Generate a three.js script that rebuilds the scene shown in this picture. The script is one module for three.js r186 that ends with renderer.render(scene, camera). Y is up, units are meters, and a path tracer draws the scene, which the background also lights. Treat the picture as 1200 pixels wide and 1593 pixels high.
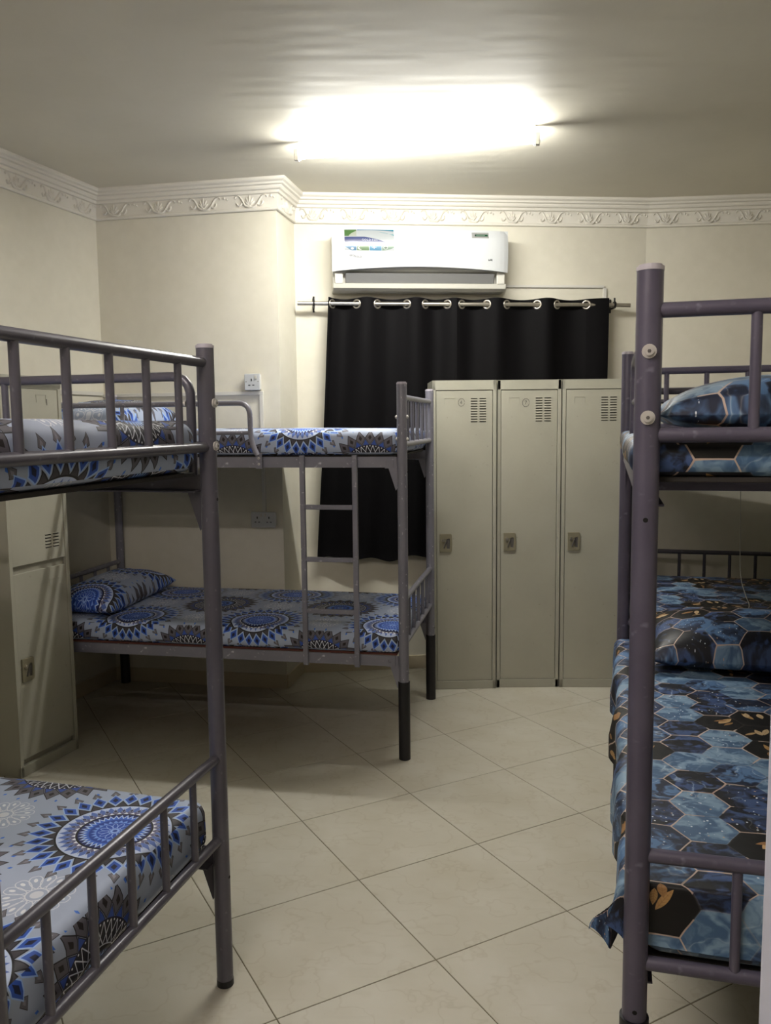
import * as THREE from 'three';
import { RoundedBoxGeometry } from 'three/addons/geometries/RoundedBoxGeometry.js';
import { mergeGeometries } from 'three/addons/utils/BufferGeometryUtils.js';
import { RectAreaLightUniformsLib } from 'three/addons/lights/RectAreaLightUniformsLib.js';

// ------------------------------------------------------------------ camera, light, exposure
const scene = new THREE.Scene();
scene.background = new THREE.Color(0x000000);
const W = 1200, H = 1593, F = 1302.66;
const camera = new THREE.PerspectiveCamera(2 * Math.atan(H / 2 / F) * 180 / Math.PI, W / H, 0.05, 40);
camera.position.set(0, 1.5706, 0);
camera.rotation.order = 'XYZ';
camera.rotation.set(-0.105112, 0, -0.0106886);
const renderer = new THREE.WebGLRenderer({ antialias: true });
renderer.toneMapping = THREE.LinearToneMapping;
renderer.toneMappingExposure = 9.4;
renderer.shadowMap.enabled = true;
RectAreaLightUniformsLib.init();
const LAMPS = [
  { mid: [0.155, 2.872, -4.15], dir: [0.985, 0, 0.171], len: 1.15, color: 0xfffdf6, down: 33, side: 16.5, tilt: 0.14 },     // the tube in the picture
  { mid: [-0.75, 2.872, -0.47], dir: [0.966, 0, 0.26], len: 1.15, color: 0xfff4f0, down: 15, side: 11, tilt: 0.3 }];      // its twin above the doorway, outside the frame
for (const lamp of LAMPS) {
  const m = new THREE.Vector3(...lamp.mid), d = new THREE.Vector3(...lamp.dir).normalize();
  const side = new THREE.Vector3(-d.z, 0, d.x), up = new THREE.Vector3(0, 1, 0);
  const put = (dirv, power) => {
    const l = new THREE.RectAreaLight(lamp.color, power, lamp.len, 0.026);
    l.position.copy(m).addScaledVector(dirv, 0.0155);
    l.up.copy(up.clone().addScaledVector(dirv, -dirv.y)); if (l.up.lengthSq() < 0.01) l.up.copy(side);
    l.lookAt(l.position.clone().add(dirv)); l.name = 'tube_light_source'; scene.add(l);
  };
  put(new THREE.Vector3(0, -1, 0), lamp.down);
  put(side.clone().addScaledVector(up, lamp.tilt).normalize(), lamp.side);
  put(side.clone().negate().addScaledVector(up, lamp.tilt).normalize(), lamp.side);
}

// ------------------------------------------------------------------ helpers
let seed = 12345;
const rnd = () => { seed = (seed * 1664525 + 1013904223) >>> 0; return seed / 4294967296; };
const V = (x, y, z) => new THREE.Vector3(x, y, z);
const names = new Map();
function numbered(n) { const k = names.get(n) || 0; names.set(n, k + 1); return k ? n + '_' + String(k).padStart(3, '0') : n; }
function tag(o, label, category, group, kind) {
  if (label) o.userData.label = label;
  if (category) o.userData.category = category;
  if (group) o.userData.group = group;
  if (kind) o.userData.kind = kind;
  return o;
}
function thing(name, label, category, pos = [0, 0, 0], turn = 0, group) {
  const g = new THREE.Group(); g.name = numbered(name); g.position.set(...pos); g.rotation.y = turn;
  scene.add(g); return tag(g, label, category, group);
}
function mesh(name, geo, mat, parent, label) {
  const m = new THREE.Mesh(Array.isArray(geo) ? merge(geo) : geo, mat);
  m.name = parent === scene ? numbered(name) : name; m.castShadow = m.receiveShadow = true;
  if (label) m.userData.label = label;
  parent.add(m); return m;
}
function struct(name, geo, mat) { const m = mesh(name, geo, mat, scene); m.userData.kind = 'structure'; return m; }
function merge(list) {
  const l = list.map(g => {
    const k = g.index ? g.toNonIndexed() : g.clone();
    for (const a of Object.keys(k.attributes)) if (!['position', 'normal', 'uv'].includes(a)) k.deleteAttribute(a);
    if (!k.attributes.normal) k.computeVertexNormals();
    if (!k.attributes.uv) k.setAttribute('uv', new THREE.BufferAttribute(new Float32Array(k.attributes.position.count * 2), 2));
    return k;
  });
  return mergeGeometries(l, false);
}
function bar(a, b, r, seg = 16) {            // round bar between two points, uv in metres
  const A = V(...a), B = V(...b), L = A.distanceTo(B);
  const g = new THREE.CylinderGeometry(r, r, L, seg);
  const uv = g.attributes.uv; for (let i = 0; i < uv.count; i++) uv.setXY(i, uv.getX(i) * r * 6.28, uv.getY(i) * L);
  g.applyQuaternion(new THREE.Quaternion().setFromUnitVectors(V(0, 1, 0), B.clone().sub(A).normalize()));
  g.translate((A.x + B.x) / 2, (A.y + B.y) / 2, (A.z + B.z) / 2); return g;
}
function pipe(pts, r, bend = 0.08, seg = 64, rad = 12) {   // tube through points with rounded corners
  const p = pts.map(q => V(...q)), path = new THREE.CurvePath();
  let last = p[0];
  for (let i = 1; i < p.length; i++) {
    if (i < p.length - 1) {
      const d0 = p[i].clone().sub(p[i - 1]).normalize(), d1 = p[i + 1].clone().sub(p[i]).normalize();
      const a = p[i].clone().addScaledVector(d0, -bend), b = p[i].clone().addScaledVector(d1, bend);
      path.add(new THREE.LineCurve3(last, a)); path.add(new THREE.QuadraticBezierCurve3(a, p[i], b)); last = b;
    } else path.add(new THREE.LineCurve3(last, p[i]));
  }
  const g = new THREE.TubeGeometry(path, seg, r, rad, false);
  const uv = g.attributes.uv, L = path.getLength();
  for (let i = 0; i < uv.count; i++) uv.setXY(i, uv.getY(i) * r * 6.28, uv.getX(i) * L);
  return merge([g, ...[[p[0], p[1]], [p[p.length - 1], p[p.length - 2]]].map(([e, f]) => {
    const c = new THREE.CircleGeometry(r, rad);
    c.applyQuaternion(new THREE.Quaternion().setFromUnitVectors(V(0, 0, 1), e.clone().sub(f).normalize())); c.translate(e.x, e.y, e.z); return c;
  })]);
}
function box(w, h, d, x = 0, y = 0, z = 0, r = 0.002) {
  const g = r > 0 ? new RoundedBoxGeometry(w, h, d, 1, Math.min(r, w / 2.01, h / 2.01, d / 2.01)) : new THREE.BoxGeometry(w, h, d);
  g.translate(x, y, z); boxUV(g); return g;
}
function boxUV(g) {
  const p = g.attributes.position, n = g.attributes.normal, uv = g.attributes.uv;
  for (let i = 0; i < p.count; i++) {
    const ax = Math.abs(n.getX(i)), ay = Math.abs(n.getY(i)), az = Math.abs(n.getZ(i));
    if (ay >= ax && ay >= az) uv.setXY(i, p.getX(i), p.getZ(i));
    else if (ax >= az) uv.setXY(i, p.getZ(i), p.getY(i)); else uv.setXY(i, p.getX(i), p.getY(i));
  }
  return g;
}
function prism(poly, y0, y1) {               // polygon of [x, z], extruded upward
  const s = new THREE.Shape(poly.map(([x, z]) => new THREE.Vector2(x, -z)));
  const g = new THREE.ExtrudeGeometry(s, { depth: y1 - y0, bevelEnabled: false });
  g.rotateX(-Math.PI / 2); g.translate(0, y0, 0);
  const p = g.attributes.position, n = g.attributes.normal, uv = g.attributes.uv;
  for (let i = 0; i < p.count; i++) {
    if (Math.abs(n.getY(i)) > 0.5) uv.setXY(i, p.getX(i), p.getZ(i));
    else uv.setXY(i, p.getX(i) * n.getZ(i) - p.getZ(i) * n.getX(i), p.getY(i));
  }
  return g;
}
function smoothNormals(g) {
  g.computeVertexNormals();
  const p = g.attributes.position, n = g.attributes.normal, m = new Map(), key = i => Math.round(p.getX(i) * 5e3) + '_' + Math.round(p.getY(i) * 5e3) + '_' + Math.round(p.getZ(i) * 5e3);
  for (let i = 0; i < p.count; i++) { const k = key(i), a = m.get(k) || [0, 0, 0]; a[0] += n.getX(i); a[1] += n.getY(i); a[2] += n.getZ(i); m.set(k, a); }
  for (let i = 0; i < p.count; i++) { const a = m.get(key(i)), l = Math.hypot(...a) || 1; n.setXYZ(i, a[0] / l, a[1] / l, a[2] / l); }
  return g;
}
// tileable value noise
const PERM = (() => { const a = []; let s = 77; for (let i = 0; i < 65536; i++) { s = (s * 1103515245 + 12345) & 0x7fffffff; a.push(s / 0x7fffffff); } return a; })();
const hash = (x, y) => PERM[((x * 374761 + y * 668265) >>> 0) & 65535];
function vnoise(x, y, px, py) {
  const xi = Math.floor(x), yi = Math.floor(y), fx = x - xi, fy = y - yi, sx = fx * fx * (3 - 2 * fx), sy = fy * fy * (3 - 2 * fy);
  const w = (a, b) => hash(((a % px) + px) % px, ((b % py) + py) % py + 131 * px);
  return (w(xi, yi) * (1 - sx) + w(xi + 1, yi) * sx) * (1 - sy) + (w(xi, yi + 1) * (1 - sx) + w(xi + 1, yi + 1) * sx) * sy;
}
function fbm(u, v, f, oct = 4) { let s = 0, a = 0.5, t = 0; for (let o = 0; o < oct; o++) { s += a * vnoise(u * f, v * f, f, f); t += a; a *= 0.5; f *= 2; } return s / t; }
function dataTex(n, fn, srgb = true, m = n) {
  const d = new Uint8Array(n * m * 4);
  for (let y = 0; y < m; y++) for (let x = 0; x < n; x++) { const c = fn(x / n, y / m, x, y), i = (y * n + x) * 4; d[i] = c[0]; d[i + 1] = c[1]; d[i + 2] = c[2]; d[i + 3] = 255; }
  const t = new THREE.DataTexture(d, n, m); t.wrapS = t.wrapT = THREE.RepeatWrapping; t.magFilter = THREE.LinearFilter; t.minFilter = THREE.LinearMipmapLinearFilter; t.generateMipmaps = true;
  if (srgb) t.colorSpace = THREE.SRGBColorSpace; t.needsUpdate = true; return t;
}
function canvasTex(w, h, draw, repeat = true) {
  const c = document.createElement('canvas'); c.width = w; c.height = h; draw(c.getContext('2d'), w, h);
  const t = new THREE.CanvasTexture(c); t.colorSpace = THREE.SRGBColorSpace; t.anisotropy = 8;
  if (repeat) t.wrapS = t.wrapT = THREE.RepeatWrapping; return t;
}
const clamp = (x, a = 0, b = 255) => Math.max(a, Math.min(b, x));
const std = (o) => new THREE.MeshStandardMaterial(o);

// ------------------------------------------------------------------ materials
const plasterBump = dataTex(512, (u, v) => { const k = 128 + 90 * (fbm(u, v, 6, 5) - 0.5) + 40 * (fbm(u, v, 64, 2) - 0.5); return [k, k, k]; }, false);
plasterBump.repeat.set(0.7, 0.7);
const wallTex = dataTex(512, (u, v) => { const k = (fbm(u, v, 5, 5) - 0.5) * 12 + (fbm(v, u, 40, 2) - 0.5) * 5; return [clamp(209 + k), clamp(205 + k), clamp(190 + k * 1.1)]; });
wallTex.repeat.set(0.6, 0.6);
const M = {};
M.wall = std({ map: wallTex, roughness: 0.55, bumpMap: plasterBump, bumpScale: 0.0012 });
const ceilBump = dataTex(1024, (u, v) => {
  const k = 128 + 120 * (fbm(u, v, 5, 5) - 0.5) + 70 * (vnoise(u * 9, v * 46, 9, 46) - 0.5) * fbm(v, u, 4, 2); return [k, k, k];
}, false); ceilBump.repeat.set(0.45, 0.45);
const ceilTex = dataTex(512, (u, v) => { const k = (fbm(u, v, 4, 5) - 0.5) * 14; return [clamp(212 + k), clamp(207 + k), clamp(192 + k)]; }); ceilTex.repeat.set(0.5, 0.5);
M.ceiling = std({ map: ceilTex, roughness: 0.6, bumpMap: ceilBump, bumpScale: 0.006 });
M.trim = std({ color: 0xd9d5cb, roughness: 0.5 });
M.grout = std({ color: 0x6b6350, roughness: 0.9 });
const tileTex = [0, 1, 2, 3].map(k => dataTex(512, (u, v, x, y) => {
  const a = fbm(u + k * 0.31, v, 4, 5), b = fbm(v + 0.37 * k, u, 7, 4), s = vnoise(u * 10 + k * 3, v * 40, 10, 40);
  const cloud = (a - 0.5) * 26, vein = Math.pow(clamp(1 - Math.abs(b - 0.5) * 14, 0, 1), 3) * 8, streak = Math.max(0, s - 0.72) * 26 * a;
  const speck = hash(x * 7 + k, y * 13) > 0.99992 ? 70 : 0;
  return [clamp(187 + cloud * 0.7 - vein - streak - speck), clamp(183 + cloud * 0.8 - vein * 1.2 - streak * 1.1 - speck), clamp(169 + cloud - vein * 1.4 - streak * 1.3 - speck)];
}));
M.tiles = tileTex.map(t => { t.repeat.set(1.6, 1.6); return std({ map: t, roughness: 0.34 }); });
M.skirt = std({ color: 0xbdb29a, roughness: 0.4 });
function metalMat(r, g, b, rough, scuff, key) {
  const t = dataTex(512, (u, v, x, y) => {
    const n = (fbm(u, v, 8, 4) - 0.5) * 14, w = fbm(v + key, u, 24, 3), c = w > 0.78 - scuff * 0.1 ? (w - (0.78 - scuff * 0.1)) * 900 * scuff : 0;
    return [clamp(r + n + c), clamp(g + n + c), clamp(b + n + c)];
  }); t.repeat.set(2.2, 2.2);
  return std({ map: t, roughness: rough, metalness: 0.15 });
}
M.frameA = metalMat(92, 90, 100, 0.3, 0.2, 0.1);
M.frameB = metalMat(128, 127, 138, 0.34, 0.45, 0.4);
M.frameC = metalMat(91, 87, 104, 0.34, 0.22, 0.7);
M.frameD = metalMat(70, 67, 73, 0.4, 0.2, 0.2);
M.cap = std({ color: 0xb9b4bd, roughness: 0.45 });
M.capDark = std({ color: 0x8a8590, roughness: 0.45 });
M.bolt = std({ color: 0xbfbcb8, roughness: 0.35, metalness: 0.2 });
M.boltDark = std({ color: 0x5d5a58, roughness: 0.5, metalness: 0.4 });
M.black = std({ color: 0x0b0a0a, roughness: 0.55 });
M.hole = std({ color: 0x050505, roughness: 0.9 });
M.sleeve = std({ color: 0x17151a, roughness: 0.45 });
M.board = std({ color: 0x6d3f34, roughness: 0.8 });
M.boardDark = std({ color: 0x2c2826, roughness: 0.85 });
const lockTex = dataTex(512, (u, v) => { const n = (fbm(u, v, 5, 5) - 0.5) * 12, s = fbm(v, u, 30, 3), d = s > 0.86 ? -(s - 0.86) * 260 : 0; return [clamp(163 + n + d), clamp(161 + n + d), clamp(147 + n + d)]; }); lockTex.repeat.set(1, 1);
M.locker = std({ map: lockTex, roughness: 0.42, metalness: 0.05 });
M.latch = std({ color: 0x8b8570, roughness: 0.38, metalness: 0.35 });
M.steel = std({ color: 0xb5afa5, roughness: 0.28, metalness: 0.9 });
const clothN = dataTex(256, (u, v, x, y) => { const k = 128 + ((x % 4 < 2) !== (y % 4 < 2) ? 40 : -40) + (fbm(u, v, 16, 3) - 0.5) * 60; return [k, k, k]; }, false); clothN.repeat.set(6, 6);
M.curtain = new THREE.MeshPhysicalMaterial({ color: 0x040305, roughness: 0.7, specularIntensity: 0.25, bumpMap: clothN, bumpScale: 0.0004 });
M.white = std({ color: 0xb9bcbe, roughness: 0.18 });
M.offwhite = std({ color: 0xb9b7ae, roughness: 0.4 });
M.plastic = std({ color: 0xcbc9c2, roughness: 0.35 });
M.louver = std({ color: 0x6f6f6e, roughness: 0.4 });
M.greyPlastic = std({ color: 0xc2beb2, roughness: 0.5 });
M.door = std({ color: 0xbfc3d4, roughness: 0.4 });
M.hall = std({ color: 0xc9c1ad, roughness: 0.8 });

// ------------------------------------------------------------------ printed fabrics
const SW = 0.66, SH = 0.60;
const mandalaTex = canvasTex(1536, 1400, (c, w, h) => {
  c.fillStyle = '#a7b3cb'; c.fillRect(0, 0, w, h);
  c.save(); c.scale(w / SW, h / SH);
  const poly = (pts, fill, stroke, lw = 0.0016) => { c.beginPath(); pts.forEach(([r, a], i) => c[i ? 'lineTo' : 'moveTo'](r * Math.cos(a), r * Math.sin(a))); c.closePath(); if (fill) { c.fillStyle = fill; c.fill(); } if (stroke) { c.strokeStyle = stroke; c.lineWidth = lw; c.stroke(); } };
  const disc = (r, fill, stroke, lw = 0.002) => { c.beginPath(); c.arc(0, 0, r, 0, 7); if (fill) { c.fillStyle = fill; c.fill(); } if (stroke) { c.strokeStyle = stroke; c.lineWidth = lw; c.stroke(); } };
  const star = (n, r0, r1, fill, off = 0) => { const p = []; for (let i = 0; i < n; i++) { p.push([r1, (i + off) * 6.2832 / n], [r0, (i + off + 0.5) * 6.2832 / n]); } poly(p, fill); };
  function medA() {
    const n = 28, s = 6.2832 / n;
    for (let i = 0; i < n; i++) {
      const a = i * s, b = a + s / 2;
      poly([[0.205, b], [0.216, b - s * 0.26], [0.240, b], [0.216, b + s * 0.26]], '#6b6973', '#2b2830', 0.0012);
      poly([[0.211, b], [0.218, b - s * 0.1], [0.228, b], [0.218, b + s * 0.1]], '#8a8893');
    }
    for (let i = 0; i < n; i++) { const a = i * s; poly([[0.134, a], [0.140, a + s * 0.52], [0.172, a], [0.140, a - s * 0.52]], '#403d45', '#14121a', 0.003); }
    for (let i = 0; i < n; i++) {
      const b = (i + 0.5) * s;
      poly([[0.152, b], [0.182, b - s * 0.44], [0.213, b], [0.182, b + s * 0.44]], '#2f57b8', '#9fc0f2', 0.003);
      poly([[0.170, b], [0.182, b - s * 0.19], [0.197, b], [0.182, b + s * 0.19]], '#10183c');
    }
    disc(0.143, '#14121a'); disc(0.139, '#c5d4f3'); 
    star(34, 0.116, 0.136, '#5c78c4'); star(34, 0.100, 0.126, '#6d6c8c', 0.5);
    for (let i = 0; i < 34; i++) { const b = (i + 0.5) * 6.2832 / 34; poly([[0.104, b], [0.113, b - 0.05], [0.122, b], [0.113, b + 0.05]], '#3a3a58', '#a9b9e0', 0.0012); }
    star(34, 0.092, 0.104, '#e9edf8');
    disc(0.094, '#14121a'); disc(0.089, '#16266a');
    star(36, 0.073, 0.088, '#c3d8fb'); star(36, 0.066, 0.080, '#3f6fd6'); disc(0.063, '#2748a8');
    star(24, 0.046, 0.058, '#7ea6ee'); disc(0.045, '#2c53bd');
    for (let i = 0; i < 12; i++) { c.save(); c.rotate(i * 0.5236); c.beginPath(); c.ellipse(0.027, 0, 0.013, 0.006, 0, 0, 7); c.strokeStyle = '#a9c6f8'; c.lineWidth = 0.0018; c.stroke(); c.restore(); }
    disc(0.012, '#9dbdf5'); disc(0.006, '#2a4aa6');
  }
  function medB() {
    const n = 24, s = 6.2832 / n;
    for (let i = 0; i < n; i++) { const b = (i + 0.5) * s; poly([[0.205, b], [0.212, b - 0.02], [0.219, b], [0.212, b + 0.02]], '#3d74d8'); }
    for (let i = 0; i < n; i++) {
      const a = i * s;
      poly([[0.138, a], [0.168, a - s * 0.5], [0.202, a], [0.168, a + s * 0.5]], '#625f69', '#1c1a20', 0.0026);
      poly([[0.158, a], [0.169, a - s * 0.18], [0.182, a], [0.169, a + s * 0.18]], '#1c1517');
    }
    for (let i = 0; i < n; i++) { const b = (i + 0.5) * s; poly([[0.132, b - s * 0.5], [0.162, b], [0.132, b + s * 0.5]], '#3556ae', '#17162a', 0.002); }
    disc(0.137, '#1a1830'); disc(0.133, '#20202c');
    c.strokeStyle = '#dfe4ef'; c.lineWidth = 0.0028;
    for (let i = 0; i < 30; i++) for (const d of [1, -1]) { const a = i * 0.20944; c.beginPath(); c.moveTo(0.086 * Math.cos(a), 0.086 * Math.sin(a)); c.lineTo(0.131 * Math.cos(a + d * 0.2), 0.131 * Math.sin(a + d * 0.2)); c.stroke(); }
    for (let i = 0; i < 60; i++) { const a = i * 0.10472; c.beginPath(); c.arc(0.131 * Math.cos(a), 0.131 * Math.sin(a), 0.0026, 0, 7); c.fillStyle = '#f2f4fa'; c.fill(); }
    disc(0.086, '#dfe4ef'); disc(0.083, '#0f0d14'); disc(0.074, '#14204e');
    star(34, 0.055, 0.073, '#8fb8f5'); star(34, 0.048, 0.062, '#2f5cc0'); disc(0.044, '#101838');
    star(20, 0.030, 0.042, '#4f7fdc'); disc(0.026, '#223f94'); star(10, 0.010, 0.022, '#a9c6f8'); disc(0.008, '#15203f');
  }
  function lace(r) {
    for (let i = 0; i < 14; i++) {
      c.save(); c.rotate(i * 6.2832 / 14); c.strokeStyle = '#dadde6'; c.lineWidth = 0.0022;
      c.beginPath(); c.moveTo(r * 0.3, 0); c.bezierCurveTo(r * 0.6, r * 0.26, r * 1.05, r * 0.22, r, 0); c.bezierCurveTo(r * 1.05, -r * 0.22, r * 0.6, -r * 0.26, r * 0.3, 0); c.stroke();
      c.beginPath(); c.ellipse(r * 0.78, 0, r * 0.1, r * 0.055, 0, 0, 7); c.fillStyle = '#e4e7ee'; c.fill(); c.restore();
    }
    disc(r * 0.3, null, '#dadde6', 0.003); disc(r * 0.18, '#d5d9e3'); 
  }
  for (let i = -1; i <= 1; i++) for (let j = -1; j <= 1; j++) {
    const put = (x, y, f) => { c.save(); c.translate(x + i * SW, y + j * SH); f(); c.restore(); };
    put(SW / 2, 0, () => lace(0.075)); put(0, SH / 2, () => lace(0.08)); put(SW, SH / 2, () => lace(0.08));
    put(SW / 2, SH / 2, medB); put(0, 0, medA);
  }
  c.restore();
});
mandalaTex.repeat.set(1 / SW, 1 / SH);
const weave = dataTex(256, (u, v) => { const k = 128 + (fbm(u, v, 5, 4) - 0.5) * 150; return [k, k, k]; }, false); weave.repeat.set(1.4, 1.4);
M.mandala = std({ map: mandalaTex, roughness: 0.6, bumpMap: weave, bumpScale: 0.006 });

const HW = 0.72, HH = 0.8314;                // 6 x 8 hexagons, flat to flat 0.12 m
const hexTex = (() => {
  const n = 1200, m = 1386, cols = 6, rows = 8, cw = 0.12, rp = HH / rows, kinds = [];
  seed = 4242;
  for (let j = 0; j < rows; j++) { kinds[j] = []; for (let i = 0; i < cols; i++) { const q = rnd(); kinds[j][i] = [q < 0.40 ? 0 : q < 0.62 ? 1 : q < 0.84 ? 2 : 3, rnd() * 7, rnd() * 7, rnd()]; } }
  const c = document.createElement('canvas'); c.width = n; c.height = m; const g = c.getContext('2d'), im = g.createImageData(n, m);
  const col = [[[9, 11, 22], [58, 80, 124], [170, 188, 208]], [[20, 30, 54], [84, 118, 160], [180, 196, 212]], [[66, 96, 130], [124, 152, 178], [200, 212, 220]], [[6, 5, 8], [10, 9, 12], [20, 17, 18]]];
  for (let y = 0; y < m; y++) for (let x = 0; x < n; x++) {
    const px = x / n * HW + 0.014 * (fbm(x / n, y / m, 7, 3) - 0.5), py = y / m * HH + 0.014 * (fbm(y / m, x / n, 7, 3) - 0.5);
    let b1 = 9, b2 = 9, bi = 0, bj = 0, b2i = 0, b2j = 0;
    const j0 = Math.round(py / rp);
    for (let j = j0 - 1; j <= j0 + 1; j++) { const off = (((j % 2) + 2) % 2) * 0.5, i0 = Math.round(px / cw - off); for (let i = i0 - 1; i <= i0 + 1; i++) { const d = Math.hypot(px - (i + off) * cw, py - j * rp); if (d < b1) { b2 = b1; b2i = bi; b2j = bj; b1 = d; bi = i; bj = j; } else if (d < b2) { b2 = d; b2i = i; b2j = j; } } }
    const K = kinds[((bj % rows) + rows) % rows][((bi % cols) + cols) % cols], u = x / n, v = y / m;
    const w1 = fbm(u, v, 9, 4), w2 = fbm(v + 0.3, u, 13, 4), t = clamp((fbm(u + (w1 - 0.5) * 0.22, v + (w2 - 0.5) * 0.22, 20, 4) - 0.38) * 4.2 + (K[3] - 0.5) * 0.3, 0, 1);
    const vein = Math.pow(clamp(1 - Math.abs(w1 - 0.5 + (w2 - 0.5) * 0.6) * 26, 0, 1), 2) * (K[0] === 3 ? 0 : 0.75) * clamp((fbm(v, u, 8, 2) - 0.3) * 3, 0, 1);
    const A = col[K[0]]; let r = A[0][0] + (A[1][0] - A[0][0]) * t + (A[2][0] - A[1][0]) * vein, gg = A[0][1] + (A[1][1] - A[0][1]) * t + (A[2][1] - A[1][1]) * vein, bb = A[0][2] + (A[1][2] - A[0][2]) * t + (A[2][2] - A[1][2]) * vein;
    const e = (b2 - b1), lw = 0.0033 * (0.6 + 0.9 * w2), edge = clamp((lw - e) / 0.0012 + 0.5, 0, 1) * (fbm(u, v, 6, 2) > 0.36 ? 1 : 0.25);
    const gt = w1; r = r * (1 - edge) + (190 + 50 * (gt - 0.5)) * edge; gg = gg * (1 - edge) + (168 + 60 * (gt - 0.5)) * edge; bb = bb * (1 - edge) + (154 + 60 * (gt - 0.5)) * edge;
    const i4 = (y * n + x) * 4; im.data[i4] = clamp(r); im.data[i4 + 1] = clamp(gg); im.data[i4 + 2] = clamp(bb); im.data[i4 + 3] = 255;
  }
  g.putImageData(im, 0, 0);
  const sx = n / HW, sy = m / HH; seed = 99;
  const wrap = (f) => { for (const ox of [-n, 0, n]) for (const oy of [-m, 0, m]) { g.save(); g.translate(ox, oy); f(); g.restore(); } };
  for (let j = 0; j < rows; j++) for (let i = 0; i < cols; i++) {
    const cx = (i + (j % 2) * 0.5) * cw * sx, cy = j * rp * sy, k = kinds[j][i][0];
    if (k === 3) for (let q = 0; q < 3; q++) {
      const a = rnd() * 6.28, rr = 0.028 * sx * rnd() + 14, len = (0.017 + 0.014 * rnd()) * sx, wd = len * (0.4 + 0.3 * rnd()), tx = cx + rr * Math.cos(a), ty = cy + rr * Math.sin(a), ta = rnd() * 6.28, cc = ['#b08a58', '#c4a273', '#9a744a', '#cbb18a'][Math.floor(rnd() * 4)];
      wrap(() => { g.translate(tx, ty); g.rotate(ta); g.beginPath(); g.moveTo(-len, 0); g.quadraticCurveTo(-len * 0.2, -wd * 1.3, len, 0); g.quadraticCurveTo(-len * 0.1, wd * 1.3, -len, 0); g.fillStyle = cc; g.fill(); g.strokeStyle = 'rgba(110,75,40,0.5)'; g.lineWidth = 1.2; g.beginPath(); g.moveTo(-len, 0); g.lineTo(len * 0.8, 0); for (let s = -2; s < 3; s++) { g.moveTo(s * len * 0.3, 0); g.lineTo(s * len * 0.3 + len * 0.2, wd * 0.5); g.moveTo(s * len * 0.3, 0); g.lineTo(s * len * 0.3 + len * 0.2, -wd * 0.5); } g.stroke(); });
    } else if (rnd() < 0.55) for (let q = 0; q < 16; q++) {
      const a = rnd() * 6.28, rr = 0.05 * sx * Math.sqrt(rnd()), tx = cx + rr * Math.cos(a), ty = cy + rr * Math.sin(a), s = 1 + rnd() * 3.2, cc = rnd() < 0.75 ? '#d9dfe6' : '#c9a27c';
      wrap(() => { g.beginPath(); g.arc(tx, ty, s, 0, 7); g.fillStyle = cc; g.fill(); });
    }
  }
  const t = new THREE.CanvasTexture(c); t.colorSpace = THREE.SRGBColorSpace; t.anisotropy = 8; t.wrapS = t.wrapT = THREE.RepeatWrapping; t.repeat.set(1 / HW, 1 / HH); return t;
})();
M.hex = std({ map: hexTex, roughness: 0.5, bumpMap: weave, bumpScale: 0.006 });

// ------------------------------------------------------------------ room shell
const CEIL = 2.94;
const line = (p, d) => ({ p, d });
const cross2 = (l, m) => { const k = ((m.p[0] - l.p[0]) * m.d[1] - (m.p[1] - l.p[1]) * m.d[0]) / (l.d[0] * m.d[1] - l.d[1] * m.d[0]); return [l.p[0] + l.d[0] * k, l.p[1] + l.d[1] * k]; };
const leftL = line([-1.69, -5.09], [-0.33, 1]), frontL = line([0.47, 0.30], [0.966, 0.26]), rightL = line([1.55, -1.22], [0.26, -0.966]);
const P = { l: [-1.69, -5.09], f: [-0.60, -4.876], r: [-0.535, -5.2], k: [1.66, -5.42] };
P.c = cross2(line(P.k, [0.995, 0.1]), rightL); P.fr = cross2(rightL, frontL); P.fl = cross2(leftL, frontL);
const off = (a, b, t) => { const dx = b[0] - a[0], dz = b[1] - a[1], L = Math.hypot(dx, dz); return [-dz / L * t, dx / L * t]; };
function wallSlab(name, a, b, t = 0.14, y0 = -0.03, y1 = CEIL + 0.02, inset = 0) {     // thick slab on the far side of the line a -> b
  const o = off(a, b, -t); return struct(name, prism([a, b, [b[0] + o[0], b[1] + o[1]], [a[0] + o[0], a[1] + o[1]]], y0, y1), M.wall);
}
wallSlab('wall_left', P.fl, P.l);
struct('wall_back_left', prism([P.l, P.f, P.r, [P.r[0] + 0.02, -5.5], [-1.80, -5.5]], -0.03, CEIL + 0.02), M.wall);
wallSlab('wall_back', P.r, P.k);
wallSlab('wall_back_right', P.k, P.c);
wallSlab('wall_right', P.c, P.fr);
{ // front wall with the doorway behind the camera, and a closed hallway beyond
  const d = [0.966, 0.26], at = k => [frontL.p[0] + d[0] * k, frontL.p[1] + d[1] * k];
  const a = P.fr, b = at(0.02), c = at(-0.95), e = P.fl;
  wallSlab('wall_front_right', a, b); wallSlab('wall_front_left', c, e);
  wallSlab('wall_front_above_door', b, c, 0.14, 2.1);
  const n = [-0.26, 0.966], h = (p, k) => [p[0] + n[0] * k, p[1] + n[1] * k];
  const b2 = at(0.5), c2 = at(-1.4);
  wallSlab('wall_hall_back', h(b2, 1.3), h(c2, 1.3)); wallSlab('wall_hall_left', h(c2, 1.3), h(c2, 0.14)); wallSlab('wall_hall_right', h(b2, 0.14), h(b2, 1.3));
}
struct('ceiling', prism([[-3.5, 1.9], [1.7, 1.9], [3.0, -5.7], [-2.1, -5.7]].reverse(), CEIL, CEIL + 0.1), M.ceiling);
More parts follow.
